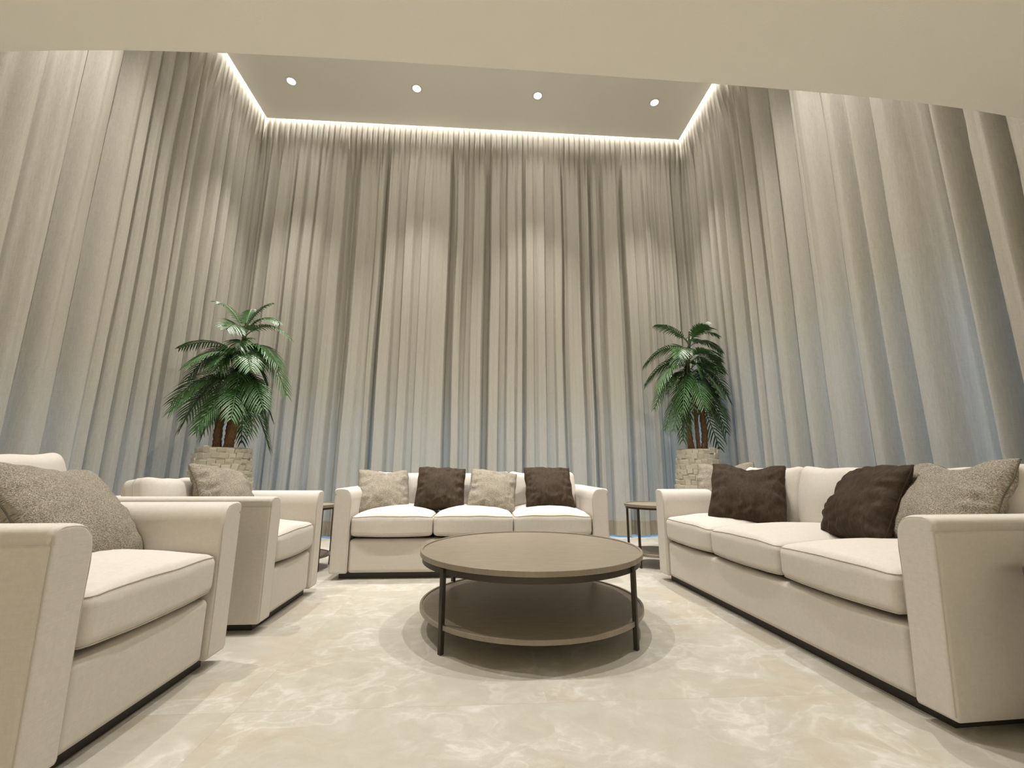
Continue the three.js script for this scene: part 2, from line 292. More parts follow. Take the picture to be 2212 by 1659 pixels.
const rightCrests = [[-5.26, 0.03, 0.5], [-5.09, 0.05, 0.6], [-4.85, 0.04, 0.55], [-4.70, 0.04, 0.5], [-4.57, 0.08, 0.9], [-4.23, 0.02, 0.3], [-4.16, 0.08, 0.75], [-3.85, 0.09, 0.8], [-3.65, 0.12, 0.9], [-3.28, 0.10, 0.7], [-2.97, 0.05, 0.7], [-2.81, 0.06, 0.75], [-2.57, 0.05, 0.9], [-2.27, 0.10, 1.0], [-2.02, 0.07, 0.9], [-1.85, 0.05, 0.6]];
drape('tall greige drape covering the left half of the back wall behind the three seat sofa', { from: [-3.32, -5.385], to: [0.05, -5.385], inward: [0, 1], profile: shift(backStations, -3.32), phase: 0.2 });
drape('tall greige drape covering the right half of the back wall behind the right potted palm', { from: [0.004, -5.385], to: [3.08, -5.385], inward: [0, 1], profile: shift(backStations2, 0.004), phase: 1.7 });
drape('long greige drape along the left wall behind the two armchairs', { from: [-3.105, -5.385], to: [-3.105, -1.80], inward: [1, 0], profile: shift(crests(leftCrests, -5.4, -1.8), -5.385), phase: 3.1, depth: 0.27 });
drape('long greige drape along the right wall behind the long side sofa', { from: [2.832, -5.385], to: [2.832, -1.72], inward: [-1, 0], profile: shift(crests(rightCrests, -5.4, -1.7), -5.385), phase: 5.3, depth: 0.30 });

// ------------------------------------------------------------------ lamps
function spot(x, y, z, power, angle, parent) {
  const s = new THREE.SpotLight(LAMP, power, 0, R(angle), 1, 2); s.position.set(x, y, z); s.target.position.set(x, 0, z); s.castShadow = true; s.shadow.radius = 1.0; s.name = 'downlight_beam';
  parent.add(s, s.target); return s;
}
function downlight(x, y, z, power, angle, label, group, spill) {
  const t = thing('downlight', label, 'ceiling light', [x, y, z], 0, group);
  const ring = new THREE.LatheGeometry([[0.048, 0.004], [0.050, -0.004], [0.056, -0.007], [0.066, -0.006], [0.069, -0.001], [0.066, 0.004]].map(([a, b]) => new THREE.Vector2(a, b)), 32);
  part('trim_ring', ring, M.trim, t);
  const lens = new THREE.CylinderGeometry(0.048, 0.048, 0.004, 24); part('lens', lens, M.lens, t);
  spot(0, -0.012, 0, power, angle, t).target.position.set(0, -5, 0);
  if (spill) spot(0, -0.012, 0, spill, 78, t).target.position.set(0, -5, 0);   // stray light of the reflector
  return t;
}
const order = ['leftmost', 'second from left', 'third from left', 'rightmost'];
for (let i = 0; i < 4; i++) downlight(-2.4776 + 1.5536 * i, TRAY_Y - 0.003, -4.7318, SPOT_TRAY * 1.15, 27, `${order[i]} round recessed downlight in the raised ceiling`, undefined, SPILL);
for (let i = 0; i < 4; i++) downlight(-2.4776 + 1.5536 * i, TRAY_Y - 0.003, -2.6, SPOT_TRAY * 0.74, 48, 'recessed downlight in the raised ceiling hidden behind the lower ceiling edge', 'hidden raised ceiling downlights', SPILL);
for (let i = 0; i < 3; i++) for (const z of [2.2, 3.4]) downlight(-1.9 + 1.8 * i, SOFFIT_Y - 0.003, z, SPOT_FILL, 44, 'added unseen downlight in the lower ceiling behind the camera to lift the ambient light', 'added fill downlights');  // unseen lamps, added so their bounce raises the ambient light
function cove(x0, z0, x1, z1, out, label) {
  const L = Math.hypot(x1 - x0, z1 - z0), c = [(x0 + x1) / 2, TRAY_Y + 0.21, (z0 + z1) / 2];
  const t = thing('led_strip', label, 'light strip', c);
  const along = Math.abs(x1 - x0) > 0.01;
  part('strip_holder', along ? box(-L / 2, L / 2, -0.17, 0.02, -0.006, 0.006) : box(-0.006, 0.006, -0.17, 0.02, -L / 2, L / 2), M.trim, t);
  part('led_glow', along ? box(-L / 2, L / 2, -0.008, 0.008, -0.003, 0.003).translate(0, 0, out[1] * 0.010) : box(-0.003, 0.003, -0.008, 0.008, -L / 2, L / 2).translate(out[0] * 0.010, 0, 0), M.led, t);
  const a = new THREE.RectAreaLight(LAMP, COVE, L, 0.02); a.position.set(out[0] * 0.016, 0, out[1] * 0.016); a.name = 'led_light'; t.add(a);
  a.lookAt(c[0] + out[0] * 1.016, c[1] - 0.9, c[2] + out[1] * 1.016);
}
cove(TRAY.x0 + 0.045, TRAY.z0 + 0.045, TRAY.x1 - 0.045, TRAY.z0 + 0.045, [0, -1], 'glowing light strip hidden above the back ceiling edge');
cove(TRAY.x0 + 0.045, TRAY.z0 + 0.08, TRAY.x0 + 0.045, TRAY.z1 - 0.15, [-1, 0], 'glowing light strip hidden above the left ceiling edge');
cove(TRAY.x1 - 0.045, TRAY.z0 + 0.08, TRAY.x1 - 0.045, TRAY.z1 - 0.15, [1, 0], 'glowing light strip hidden above the right ceiling edge');

// ------------------------------------------------------------------ upholstery
function seatCushion(w, d, parent, [x, y, z], wob) {
  const t = 0.145, hx = w / 2, hy = t / 2, hz = d / 2, r = 0.034;
  const deform = (p) => {
    const u = p.x / hx, v = p.z / hz, top = sstep(p.y, -hy * 0.2, hy);
    const cx = Math.max(0, 1 - u * u * u * u * 0.2 - u * u * 0.8), cz = Math.max(0, 1 - v * v * 0.55 - v * v * v * v * 0.45);
    p.y += top * 0.062 * Math.pow(cx, 0.8) * Math.pow(cz, 0.6) + top * 0.006 * n3(p.x * 6 + wob, p.z * 6, wob) - (1 - top) * 0.006 * (1 - u * u);
    p.z += (v > 0 ? 1 : 0) * sstep(v, 0.6, 1) * 0.014 * (1 - u * u) + 0.003 * n3(p.x * 9, p.y * 9, wob + 3) * sstep(v, 0.5, 1);
    p.x += Math.sign(u) * sstep(Math.abs(u), 0.7, 1) * 0.004 * (1 - v * v);
  };
  const m = part('seat_cushion', roundedBox(w, t, d, r, { k: 4, nx: 18, ny: 4, nz: 16, deform }), M.linen, parent); m.position.set(x, y + hy, z);
  for (const s of [1, -1]) {
    const pts = [], q = r * 0.7072 + 0.001, ring = [];
    const ex = hx - r, ez = hz - r;
    for (let i = 0; i <= 20; i++) ring.push([lerp(-ex, ex, i / 20), ez + q]); for (let i = 0; i <= 3; i++) ring.push([ex + q * Math.sin((i + 0.5) / 4 * 1.57), ez + q * Math.cos((i + 0.5) / 4 * 1.57)]);
    for (let i = 0; i <= 16; i++) ring.push([ex + q, lerp(ez, -ez, i / 16)]); for (let i = 0; i <= 20; i++) ring.push([lerp(ex, -ex, i / 20), -ez - q]); for (let i = 0; i <= 16; i++) ring.push([-ex - q, lerp(-ez, ez, i / 16)]);
    for (let i = 0; i <= 3; i++) ring.push([-ex - q * Math.cos((i + 0.5) / 4 * 1.57), ez + q * Math.sin((i + 0.5) / 4 * 1.57)]);
    for (const [a, b] of ring) { const p = V(a, s * (hy - r + q), b); deform(p); pts.push(p); }
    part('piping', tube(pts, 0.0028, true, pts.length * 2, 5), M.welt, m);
  }
  return m;
}
function backCushion(w, h, d, parent, [x, y, z], tilt, wob, ears = 1) {
  const hx = w / 2, hy = h / 2, hz = d / 2, r = 0.05;
  const deform = (p) => {
    const u = p.x / hx, v = p.y / hy, f = p.z / hz, bulge = Math.max(0, (1 - u * u) * (1 - v * v * 0.8));
    p.z *= 0.45 + 0.75 * Math.pow(bulge + 0.02, 0.45);
    p.y += sstep(v, 0.4, 1) * (0.022 * ears * Math.pow(Math.abs(u), 6) - 0.010 * ears * (1 - u * u) + 0.008 * n3(u * 2.5 + wob, 0.2, wob));
    p.x += u * 0.012 * (1 - v * v);
    p.z += 0.010 * n3(p.x * 5 + wob, p.y * 5, wob) + 0.006 * n3(p.x * 14, p.y * 8, wob + 5) * sstep(Math.abs(u), 0.4, 1);
  };
  const m = part('back_cushion', roundedBox(w, h, d, r, { k: 4, nx: 18, ny: 14, nz: 4, deform }), M.linen, parent); m.position.set(x, y + hy, z); m.rotation.x = -tilt;
  const pts = []; const q = 0.016; const loop = [];
  for (let i = 0; i < 20; i++) loop.push([lerp(-1, 1, i / 20), 1]); for (let i = 0; i < 14; i++) loop.push([1, lerp(1, -1, i / 14)]); for (let i = 0; i < 20; i++) loop.push([lerp(1, -1, i / 20), -1]); for (let i = 0; i < 14; i++) loop.push([-1, lerp(-1, 1, i / 14)]);
  for (const [u, v] of loop) { const p = roundedPoint(u * hx, v * hy, 0, hx, hy, hz, r); deform(p); p.z *= 0.2; pts.push(p); }
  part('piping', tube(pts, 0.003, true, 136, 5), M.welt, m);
  return m;
}
function armGeometry(side, D, thick, lean) {
  const H = 0.660, y0 = 0.045, w = thick, s = new THREE.Shape();              // x: 0 outer .. w inner
  s.moveTo(0.004, y0); s.lineTo(0, y0 + 0.02); s.lineTo(0, H - 0.052); s.lineTo(0.005, H - 0.047); s.lineTo(0.0, H - 0.040); s.lineTo(-0.003, H - 0.022); s.quadraticCurveTo(0.0, H - 0.003, 0.020, H); s.lineTo(w * 0.45, H + 0.002);
  s.quadraticCurveTo(w + 0.004, H, w + 0.006, H - 0.085); s.lineTo(w, 0.42); s.lineTo(w, y0 + 0.01); s.lineTo(w - 0.006, y0); s.closePath();
  const g = new THREE.ExtrudeGeometry(s, { depth: D - 0.03, bevelEnabled: true, bevelSize: 0.012, bevelThickness: 0.015, bevelOffset: -0.012, bevelSegments: 4, curveSegments: 10 });
  g.translate(0, 0, -D / 2 + 0.015);
  const p = g.attributes.position; for (let i = 0; i < p.count; i++) { const y = p.getY(i); p.setX(i, p.getX(i) - lean * Math.max(0, (y - y0) / 0.6)); if (side > 0) p.setX(i, -p.getX(i)); }
  if (side > 0) { const ix = p.array; for (let i = 0; i < p.count; i += 3) for (let c = 0; c < 3; c++) { const a = ix[(i + 1) * 3 + c]; ix[(i + 1) * 3 + c] = ix[(i + 2) * 3 + c]; ix[(i + 2) * 3 + c] = a; } }
  g.deleteAttribute('normal'); const b = boxUV(g); const c = b; c.computeVertexNormals();
  return creased(c);
}
function creased(g) { // soft normals where faces meet under 35 degrees
  const p = g.attributes.position, n = p.count, fn = [], key = [], map = new Map(), a = V(), b = V(), c = V();
  for (let i = 0; i < n; i += 3) { a.fromBufferAttribute(p, i); b.fromBufferAttribute(p, i + 1); c.fromBufferAttribute(p, i + 2); const m = b.clone().sub(a).cross(c.clone().sub(a)); fn.push(m); }
  for (let i = 0; i < n; i++) { const k = `${Math.round(p.getX(i) * 1e4)},${Math.round(p.getY(i) * 1e4)},${Math.round(p.getZ(i) * 1e4)}`; key.push(k); if (!map.has(k)) map.set(k, []); map.get(k).push(Math.floor(i / 3)); }
  const out = new Float32Array(n * 3), lim = Math.cos(R(38));
  for (let i = 0; i < n; i++) { const f = fn[Math.floor(i / 3)], fl = f.length() || 1, s = V(0, 0, 0); for (const j of map.get(key[i])) { const o = fn[j], ol = o.length() || 1; if (f.dot(o) / (fl * ol) > lim) s.add(o); } s.normalize().toArray(out, i * 3); }
  g.setAttribute('normal', new THREE.BufferAttribute(out, 3)); return g;
}
function sofa(name, label, category, { W, D, seats, at, turn, lean = [0, 0], wob = 0, group, backTop = 0.765, arm = 0.128, cushTilt = 0.2, ears = 1 }) {
  const t = thing(name, label, category, [at[0], 0, at[1]], turn, group);
  for (const s of [-1, 1]) {
    const m = part('arm', armGeometry(s, D, arm, lean[s > 0 ? 1 : 0]), M.linen, t); m.position.set((s * W) / 2, 0, 0);
    const ln = lean[s > 0 ? 1 : 0], pt = (x, y) => V(-s * (x - ln * Math.max(0, (y - 0.045) / 0.6)), y, D / 2 - 0.003);
    const line = [pt(0.006, 0.06), pt(0.006, 0.30), pt(0.006, 0.60), pt(0.008, 0.642), pt(0.026, 0.653), pt(arm * 0.45, 0.654), pt(arm * 0.80, 0.643), pt(arm * 0.98, 0.58), pt(arm * 0.97, 0.46), pt(arm - 0.007, 0.30), pt(arm - 0.007, 0.06)];
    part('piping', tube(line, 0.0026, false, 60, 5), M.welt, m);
  }
  const iw = W - 2 * arm;
  const base = part('base', roundedBox(iw - 0.004, 0.24, D - 0.04, 0.026, { k: 4, nx: 10, ny: 3, nz: 4 }), M.linen, t); base.position.set(0, 0.045 + 0.12, 0.004);
  const bf = part('back_frame', roundedBox(iw - 0.002, 0.37, 0.17, 0.03, { k: 3, nx: 8, ny: 3, nz: 2 }), M.linen, t); bf.position.set(0, 0.283 + 0.185, -D / 2 + 0.10);
  const cw = (iw - 0.006) / seats, cd = D - 0.22;
  for (let i = 0; i < seats; i++) seatCushion(cw - 0.004, cd, t, [-iw / 2 + 0.003 + cw * (i + 0.5), 0.307, D / 2 - cd / 2 - 0.002], wob + i * 3.7);
  for (let i = 0; i < seats; i++) backCushion(cw - 0.002, backTop - 0.43, 0.22, t, [-iw / 2 + 0.003 + cw * (i + 0.5), 0.44, -D / 2 + 0.275], cushTilt, wob + i * 5.1 + 2, ears);
  part('plinth', box(-W / 2 + 0.06, W / 2 - 0.06, 0, 0.047, -D / 2 + 0.06, D / 2 - 0.06), M.foot, t);
  return t;
}
sofa('sofa', 'cream linen three seat sofa with rounded arms in front of the back drapes', 'sofa', { W: 2.125, D: 0.98, seats: 3, at: [-0.068, -3.96], turn: 0, wob: 1 });
sofa('sofa', 'long cream linen three seat sofa seen from its end on the right of the room', 'sofa', { W: 2.015, D: 0.98, seats: 3, at: [1.902, -2.441], turn: -Math.PI / 2 + 0.055, wob: 11, lean: [0, 0.035], backTop: 0.815 });
sofa('armchair', 'cream linen armchair nearest the camera at the left picture edge', 'armchair', { W: 0.875, D: 0.98, seats: 1, at: [-1.592, -1.690], turn: Math.PI / 2, wob: 21, lean: [0.016, 0], backTop: 0.85 });
sofa('armchair', 'cream linen armchair behind the nearest one beside the left side table', 'armchair', { W: 0.765, D: 1.04, seats: 1, at: [-1.625, -2.80], turn: Math.PI / 2, wob: 31, backTop: 0.74, arm: 0.115 });

// ------------------------------------------------------------------ throw pillows
function pillow(label, material, { size = 0.47, thick = 0.19, at, turn = 0, tilt = 0.25, roll = 0, wob = 0, dent = 0, pinch = 0.075, wrinkle = 1, group }) {
  const t = thing('throw_pillow', label, 'pillow', at); t.rotation.set(-tilt, turn, roll, 'YXZ');
  const n = 44, H = size / 2, pos = [], uv = [], idx = [];
  const shape = (u, v, s) => {
    const eu = 1 - u * u, ev = 1 - v * v;
    let x = H * u * (1 - pinch * ev * Math.abs(u)), y = H * v * (1 - pinch * eu * Math.abs(v));
    const cr = 1 - 0.055 * Math.pow(Math.abs(u * v), 3); x *= cr; y *= cr;
    const body = Math.pow(Math.max(0, eu * ev), 0.44) * (1 - 0.18 * v);
    let z = s * (thick / 2) * body;
    const edge = Math.pow(Math.max(Math.abs(u), Math.abs(v)), 3) * (1 - Math.pow(Math.abs(u * v), 2)), a = Math.abs(u) > Math.abs(v) ? v : u;
    z += s * wrinkle * body * 0.034 * edge * (Math.sin(a * 15 + wob * 3 + 4 * n3(u * 2, v * 2, wob)) * 0.6 + n3(u * 5 + wob, v * 5, s + 3) * 1.3);
    z += wrinkle * 0.010 * n3(u * 1.8 + wob, v * 1.8, wob + 2) * (eu + ev) * 0.7;
    y -= dent * Math.exp(-Math.pow((u - 0.08) / 0.42, 2)) * sstep(v, -0.5, 1);
    y += 0.010 * n3(u * 2 + wob, 1.3, wob) * Math.abs(v); x += 0.010 * n3(2.3, v * 2 + wob, wob) * Math.abs(u);
    return V(x, y, z);
  };
  const w = (k) => { const t0 = -1 + (2 * k) / n; return Math.sign(t0) * (1 - Math.pow(1 - Math.abs(t0), 1.6)); };
  for (const s of [1, -1]) {
    const b = pos.length / 3;
    for (let j = 0; j <= n; j++) for (let i = 0; i <= n; i++) { const u = w(i), v = w(j), p = shape(u, v, s); pos.push(p.x, p.y, p.z); uv.push(u * H, v * H); }
    for (let j = 0; j < n; j++) for (let i = 0; i < n; i++) { const a = b + j * (n + 1) + i, c = a + n + 1; if (s > 0) idx.push(a, a + 1, c + 1, a, c + 1, c); else idx.push(a, c + 1, a + 1, a, c, c + 1); }
  }
  const g = new THREE.BufferGeometry(); g.setAttribute('position', new THREE.BufferAttribute(new Float32Array(pos), 3)); g.setAttribute('uv', new THREE.BufferAttribute(new Float32Array(uv), 2)); g.setIndex(idx);
  part('cover', smooth(g), material, t);
  const ring = []; for (let i = 0; i < 24; i++) ring.push(shape(-1 + i / 12, 1, 1)); for (let i = 0; i < 24; i++) ring.push(shape(1, 1 - i / 12, 1)); for (let i = 0; i < 24; i++) ring.push(shape(1 - i / 12, -1, 1)); for (let i = 0; i < 24; i++) ring.push(shape(-1, -1 + i / 12, 1));
  part('seam', new THREE.TubeGeometry(new THREE.CatmullRomCurve3(ring, true, 'centripetal'), 192, 0.003, 5, true), material, t);
  return t;
}
pillow('beige tweed pillow at the left end of the back sofa', M.tweed, { at: [-0.855, 0.622, -3.885], size: 0.445, tilt: 0.62, turn: 0.30, roll: -0.02, wob: 1, dent: 0.025 });
pillow('brown velvet pillow between the two tweed ones on the back sofa', M.velvet, { at: [-0.370, 0.648, -3.89], size: 0.435, tilt: 0.60, turn: 0.08, roll: -0.05, wob: 2 });
pillow('beige tweed pillow between two brown ones on the back sofa', M.tweed, { at: [0.085, 0.625, -3.89], size: 0.43, tilt: 0.62, turn: 0.08, roll: -0.15, wob: 3 });
pillow('brown velvet pillow nearest the right arm of the back sofa', M.velvet, { at: [0.579, 0.655, -3.88], size: 0.435, tilt: 0.62, turn: -0.02, roll: 0.0, wob: 4 });
pillow('beige tweed pillow at the far end of the right sofa below the palm pot', M.tweed, { at: [1.90, 0.672, -3.36], size: 0.44, tilt: 0.40, turn: -0.75, roll: 0.05, wob: 5, dent: 0.05 });
pillow('brown velvet pillow with a dented top on the far half of the right sofa', M.velvet, { at: [1.79, 0.660, -2.90], size: 0.475, tilt: 0.60, turn: -0.62, roll: -0.06, wob: 6, dent: 0.05 });
pillow('brown velvet pillow leaning on the tweed one on the near half of the right sofa', M.velvet, { at: [1.90, 0.650, -2.10], size: 0.43, tilt: 0.56, turn: -1.72, roll: 0.09, wob: 7 });
pillow('large beige tweed pillow behind the near arm of the right sofa', M.tweed, { at: [1.99, 0.665, -1.80], size: 0.47, tilt: 0.62, turn: -1.66, roll: 0.06, wob: 8, dent: 0.05 });
pillow('large beige tweed pillow on the armchair nearest the camera', M.tweed, { at: [-1.555, 0.630, -1.80], size: 0.485, tilt: 0.68, turn: 1.66, roll: -0.10, wob: 9, dent: 0.02, wrinkle: 0.5 });
pillow('small beige tweed pillow peeking over the arm of the farther armchair', M.tweed, { at: [-1.62, 0.655, -2.90], size: 0.40, tilt: 0.62, turn: 1.35, roll: -0.15, wob: 10 });

// ------------------------------------------------------------------ tables
function lathe(pts, seg = 96) { return new THREE.LatheGeometry(pts.map(([a, b]) => new THREE.Vector2(a, b)), seg); }
function planUV(g) { const p = g.attributes.position, uv = g.attributes.uv; for (let i = 0; i < p.count; i++) uv.setXY(i, p.getX(i), p.getZ(i)); return g; }
function roundTable(name, label, category, { at, r, top, shelf, legs, legR, turn = 0, thick = 0.030, apron = 0.024, lw = 0.011, shelfR = r - 0.02, wood = M.oak }) {
  const t = thing(name, label, category, [at[0], 0, at[1]], turn);
  const disc = (y1, th, rad) => planUV(creased(lathe([[0, y1 - 0.007], [rad - 0.013, y1 - 0.007], [rad - 0.0125, y1 - 0.0005], [rad - 0.010, y1], [rad - 0.002, y1], [rad, y1 - 0.002], [rad, y1 - th + 0.002], [rad - 0.002, y1 - th], [0, y1 - th]]).toNonIndexed()));
  part('tabletop', disc(top, thick, r), wood, t);
  part('apron', creased(lathe([[r - 0.028, top - thick], [r - 0.012, top - thick], [r - 0.012, top - thick - apron], [r - 0.028, top - thick - apron], [r - 0.028, top - thick]]).toNonIndexed()), M.metal, t);
  part('lower_shelf', disc(shelf, 0.022, shelfR), wood, t);
  for (const a of legs) {
    const c = Math.cos(R(a)), s = Math.sin(R(a));
    const g = roundedBox(lw * 2, top - thick - 0.004, lw * 2, 0.003, { k: 2, nx: 1, ny: 1, nz: 1 });
    const m = part('leg', g, M.metal, t); m.position.set(c * legR, (top - thick - 0.004) / 2, s * legR); m.rotation.y = -R(a);
    const b = part('bracket', roundedBox(0.05, 0.012, 0.014, 0.002, { k: 1, nx: 1, ny: 1, nz: 1 }), M.metal, m); b.position.set(-0.030, shelf - 0.018 - (top - thick - 0.004) / 2, 0);
  }
  return t;
}
roundTable('coffee_table', 'large round two tier coffee table with grey brown wood top in the middle', 'coffee table', { at: [0.269, -2.515], r: 0.60, top: 0.390, shelf: 0.122, legs: [41, 139, 221, 319], legR: 0.590, shelfR: 0.592, thick: 0.026, apron: 0.030 });
const sideTop = { r: 0.26, top: 0.515, shelf: 0.115, legs: [36, 144, 216, 324], legR: 0.245, thick: 0.024, apron: 0.016, lw: 0.009, shelfR: 0.232 };
roundTable('side_table', 'small round dark legged side table between the farther armchair and the back sofa', 'side table', { at: [-1.51, -3.90], ...sideTop });
roundTable('side_table', 'small round dark legged side table between the back sofa and the right sofa', 'side table', { at: [1.53, -3.90], ...sideTop });
roundTable('side_table', 'dark round side table at the right picture edge beside the long sofa', 'side table', { at: [1.846, -1.12], ...sideTop, wood: M.metal });

// ------------------------------------------------------------------ potted palms
function frondGeometry(base, tip, rise, { width = 0.15, leaflets = 19, droop = 0.5, twist = rr(-0.55, 0.55), bare = 0.16 }) {
  const mid = base.clone().lerp(tip, 0.45).add(V(0, rise, 0)), curve = new THREE.QuadraticBezierCurve3(base, mid, tip);
  const pos = [], idx = [], nor = [], len = curve.getLength();
  const up0 = V(0, 1, 0);
  for (let i = 0; i < leaflets; i++) {
    const k = bare + (1 - bare) * (i + 0.5) / leaflets, p = curve.getPoint(k), tan = curve.getTangent(k).normalize();
    let side = tan.clone().cross(up0); if (side.lengthSq() < 0.01) side = V(1, 0, 0); side.normalize(); side.applyAxisAngle(tan, twist);
    const nrm = side.clone().cross(tan).normalize();
    const prof = Math.pow(Math.sin(Math.PI * clamp(0.10 + 0.86 * ((i + 0.5) / leaflets), 0, 1)), 0.6);
    for (const s of [-1, 1]) {
      const L = width * prof * rr(0.88, 1.1), fwd = lerp(0.55, 1.25, (i + 0.5) / leaflets) * rr(0.9, 1.1);
      const d = side.clone().multiplyScalar(s).addScaledVector(tan, fwd).addScaledVector(nrm, 0.28).normalize(), w = 0.0078 * rr(0.85, 1.15);
      const across = d.clone().cross(nrm).normalize(); const b0 = pos.length / 3;
      for (let j = 0; j <= 4; j++) {
        const q = j / 4, c = p.clone().addScaledVector(d, L * q); c.y -= droop * L * q * q; const ww = w * [0.55, 1, 0.95, 0.65, 0.06][j];
        const l = c.clone().addScaledVector(across, ww), r = c.clone().addScaledVector(across, -ww), m = c.clone().addScaledVector(nrm, -ww * 0.5);
        pos.push(l.x, l.y, l.z, m.x, m.y, m.z, r.x, r.y, r.z);
      }
      for (let j = 0; j < 4; j++) { const a = b0 + j * 3; for (const e of [0, 1]) idx.push(a + e, a + e + 3, a + e + 1, a + e + 1, a + e + 3, a + e + 4); }
    }
  }
  const g = new THREE.BufferGeometry(); g.setAttribute('position', new THREE.BufferAttribute(new Float32Array(pos), 3)); g.setIndex(idx); g.computeVertexNormals();
  const stem = new THREE.TubeGeometry(curve, 14, 0.0055, 5); stem.deleteAttribute('uv');
  return mergeGeometries([g.toNonIndexed(), stem.toNonIndexed()]);
}
function palm(label, { at, potR, potH, inner, fronds, stems }) {
  const t = thing('potted_palm', label, 'potted plant', [at[0], 0, at[1]]);
  const prof = (y) => { const k = y / potH; return potR * (0.80 + 0.22 * Math.sin(Math.PI * clamp(k * 0.86 + 0.10, 0, 1)) - 0.02 * k); };
  const pts = []; for (let i = 0; i <= 24; i++) pts.push([prof((potH * i) / 24), (potH * i) / 24]);
  const pot = part('pot', lathe([[0, 0], ...pts, [prof(potH) - 0.03, potH], [prof(potH) - 0.035, potH - 0.06], [0, potH - 0.06]], 48), M.potBody, t);
  part('soil', lathe([[0, potH - 0.045], [prof(potH) - 0.036, potH - 0.05]], 32), M.moss, t);
  const rows = 19, h = potH / rows, low = [];
  const variants = [0, 1, 2, 3].map(() => { const a = h * 0.5, b = 0.5, q = [[-b, -a * rr(0.8, 1)], [b * rr(0.9, 1), -a], [b, a * rr(0.8, 1)], [-b * rr(0.9, 1), a]]; const e = new THREE.Shape(q.map(([x, y]) => new THREE.Vector2(x, y))); return boxUV(new THREE.ExtrudeGeometry(e, { depth: 0.011, bevelEnabled: false })); });
  for (let j = 0; j < rows; j++) {
    const y = (j + 0.5) * h, rad = prof(y), nn = 22, slope = Math.atan2(prof(y + 0.01) - prof(y - 0.01), 0.02); let a = rr(0, 1);
    for (let i = 0; i < nn; i++) {
      const wd = (6.2832 / nn) * rr(0.8, 1.25), c = new THREE.Mesh(variants[Math.floor(rnd() * 4)], M.shell[Math.floor(rnd() * 4)]);
      a += 6.2832 / nn; c.scale.set(rad * wd, rr(0.85, 1.12), rr(0.6, 1.9)); c.rotation.order = 'YXZ'; c.rotation.set(-slope + rr(-0.06, 0.20), a + rr(-0.06, 0.06), rr(-0.07, 0.07)); const rd = rad * Math.cos(wd / 2) - 0.004; c.position.set(Math.sin(a) * rd, y + rr(-0.012, 0.012), Math.cos(a) * rd);
      if (y > 0.42) { c.name = i || j ? 'chip_' + String(j * nn + i).padStart(3, '0') : 'chip'; c.castShadow = c.receiveShadow = true; pot.add(c); } else { c.updateMatrix(); low.push(c.geometry.clone().applyMatrix4(c.matrix)); }
    }
  }
  part('lower_chips', mergeGeometries(low), M.shell[1], pot).userData.kind = 'stuff';
  for (const [pts0, r0, r1, mat] of stems) {
    const c = new THREE.CatmullRomCurve3(pts0.map((p) => V(...p))), N = 40, g = new THREE.TubeGeometry(c, N, 1, 9), p = g.attributes.position;
    for (let i = 0; i <= N; i++) { const q = c.getPointAt(i / N), rad = lerp(r0, r1, i / N) * (1 + 0.10 * Math.sin(i * 2.4) + 0.06 * Math.sin(i * 5.1)); for (let k = 0; k <= 9; k++) { const o = i * 10 + k; p.setXYZ(o, q.x + (p.getX(o) - q.x) * rad, q.y + (p.getY(o) - q.y) * rad, q.z + (p.getZ(o) - q.z) * rad); } }
    g.computeVertexNormals(); part('trunk', g, M[mat], t);
  }
  for (let i = 0; i < inner.n; i++) {                                   // shorter fronds that fill the crown
    const k = (i + rr(0.2, 0.8)) / inner.n, y = lerp(inner.low, inner.high, k), a = i * 2.4 + rr(-0.4, 0.4), reach = rr(0.24, 0.42) * lerp(1, 0.8, k), fall = lerp(0.42, 0.05, k) * rr(0.7, 1.2);
    const b0 = [inner.x + 0.02 * Math.cos(a), y, 0.02 * Math.sin(a)], e0 = [inner.x + reach * Math.cos(a), y - fall, reach * Math.sin(a) * 0.8];
    fronds.push([b0, e0, lerp(0.34, 0.18, k), { width: rr(0.15, 0.21), leaflets: 15 }]);
  }
  for (const [b, e, rise, o = {}] of fronds) part('frond', frondGeometry(V(...b), V(Math.min(e[0], inner.right), e[1], e[2]), rise, o), M.leaf, t);
  return t;
}
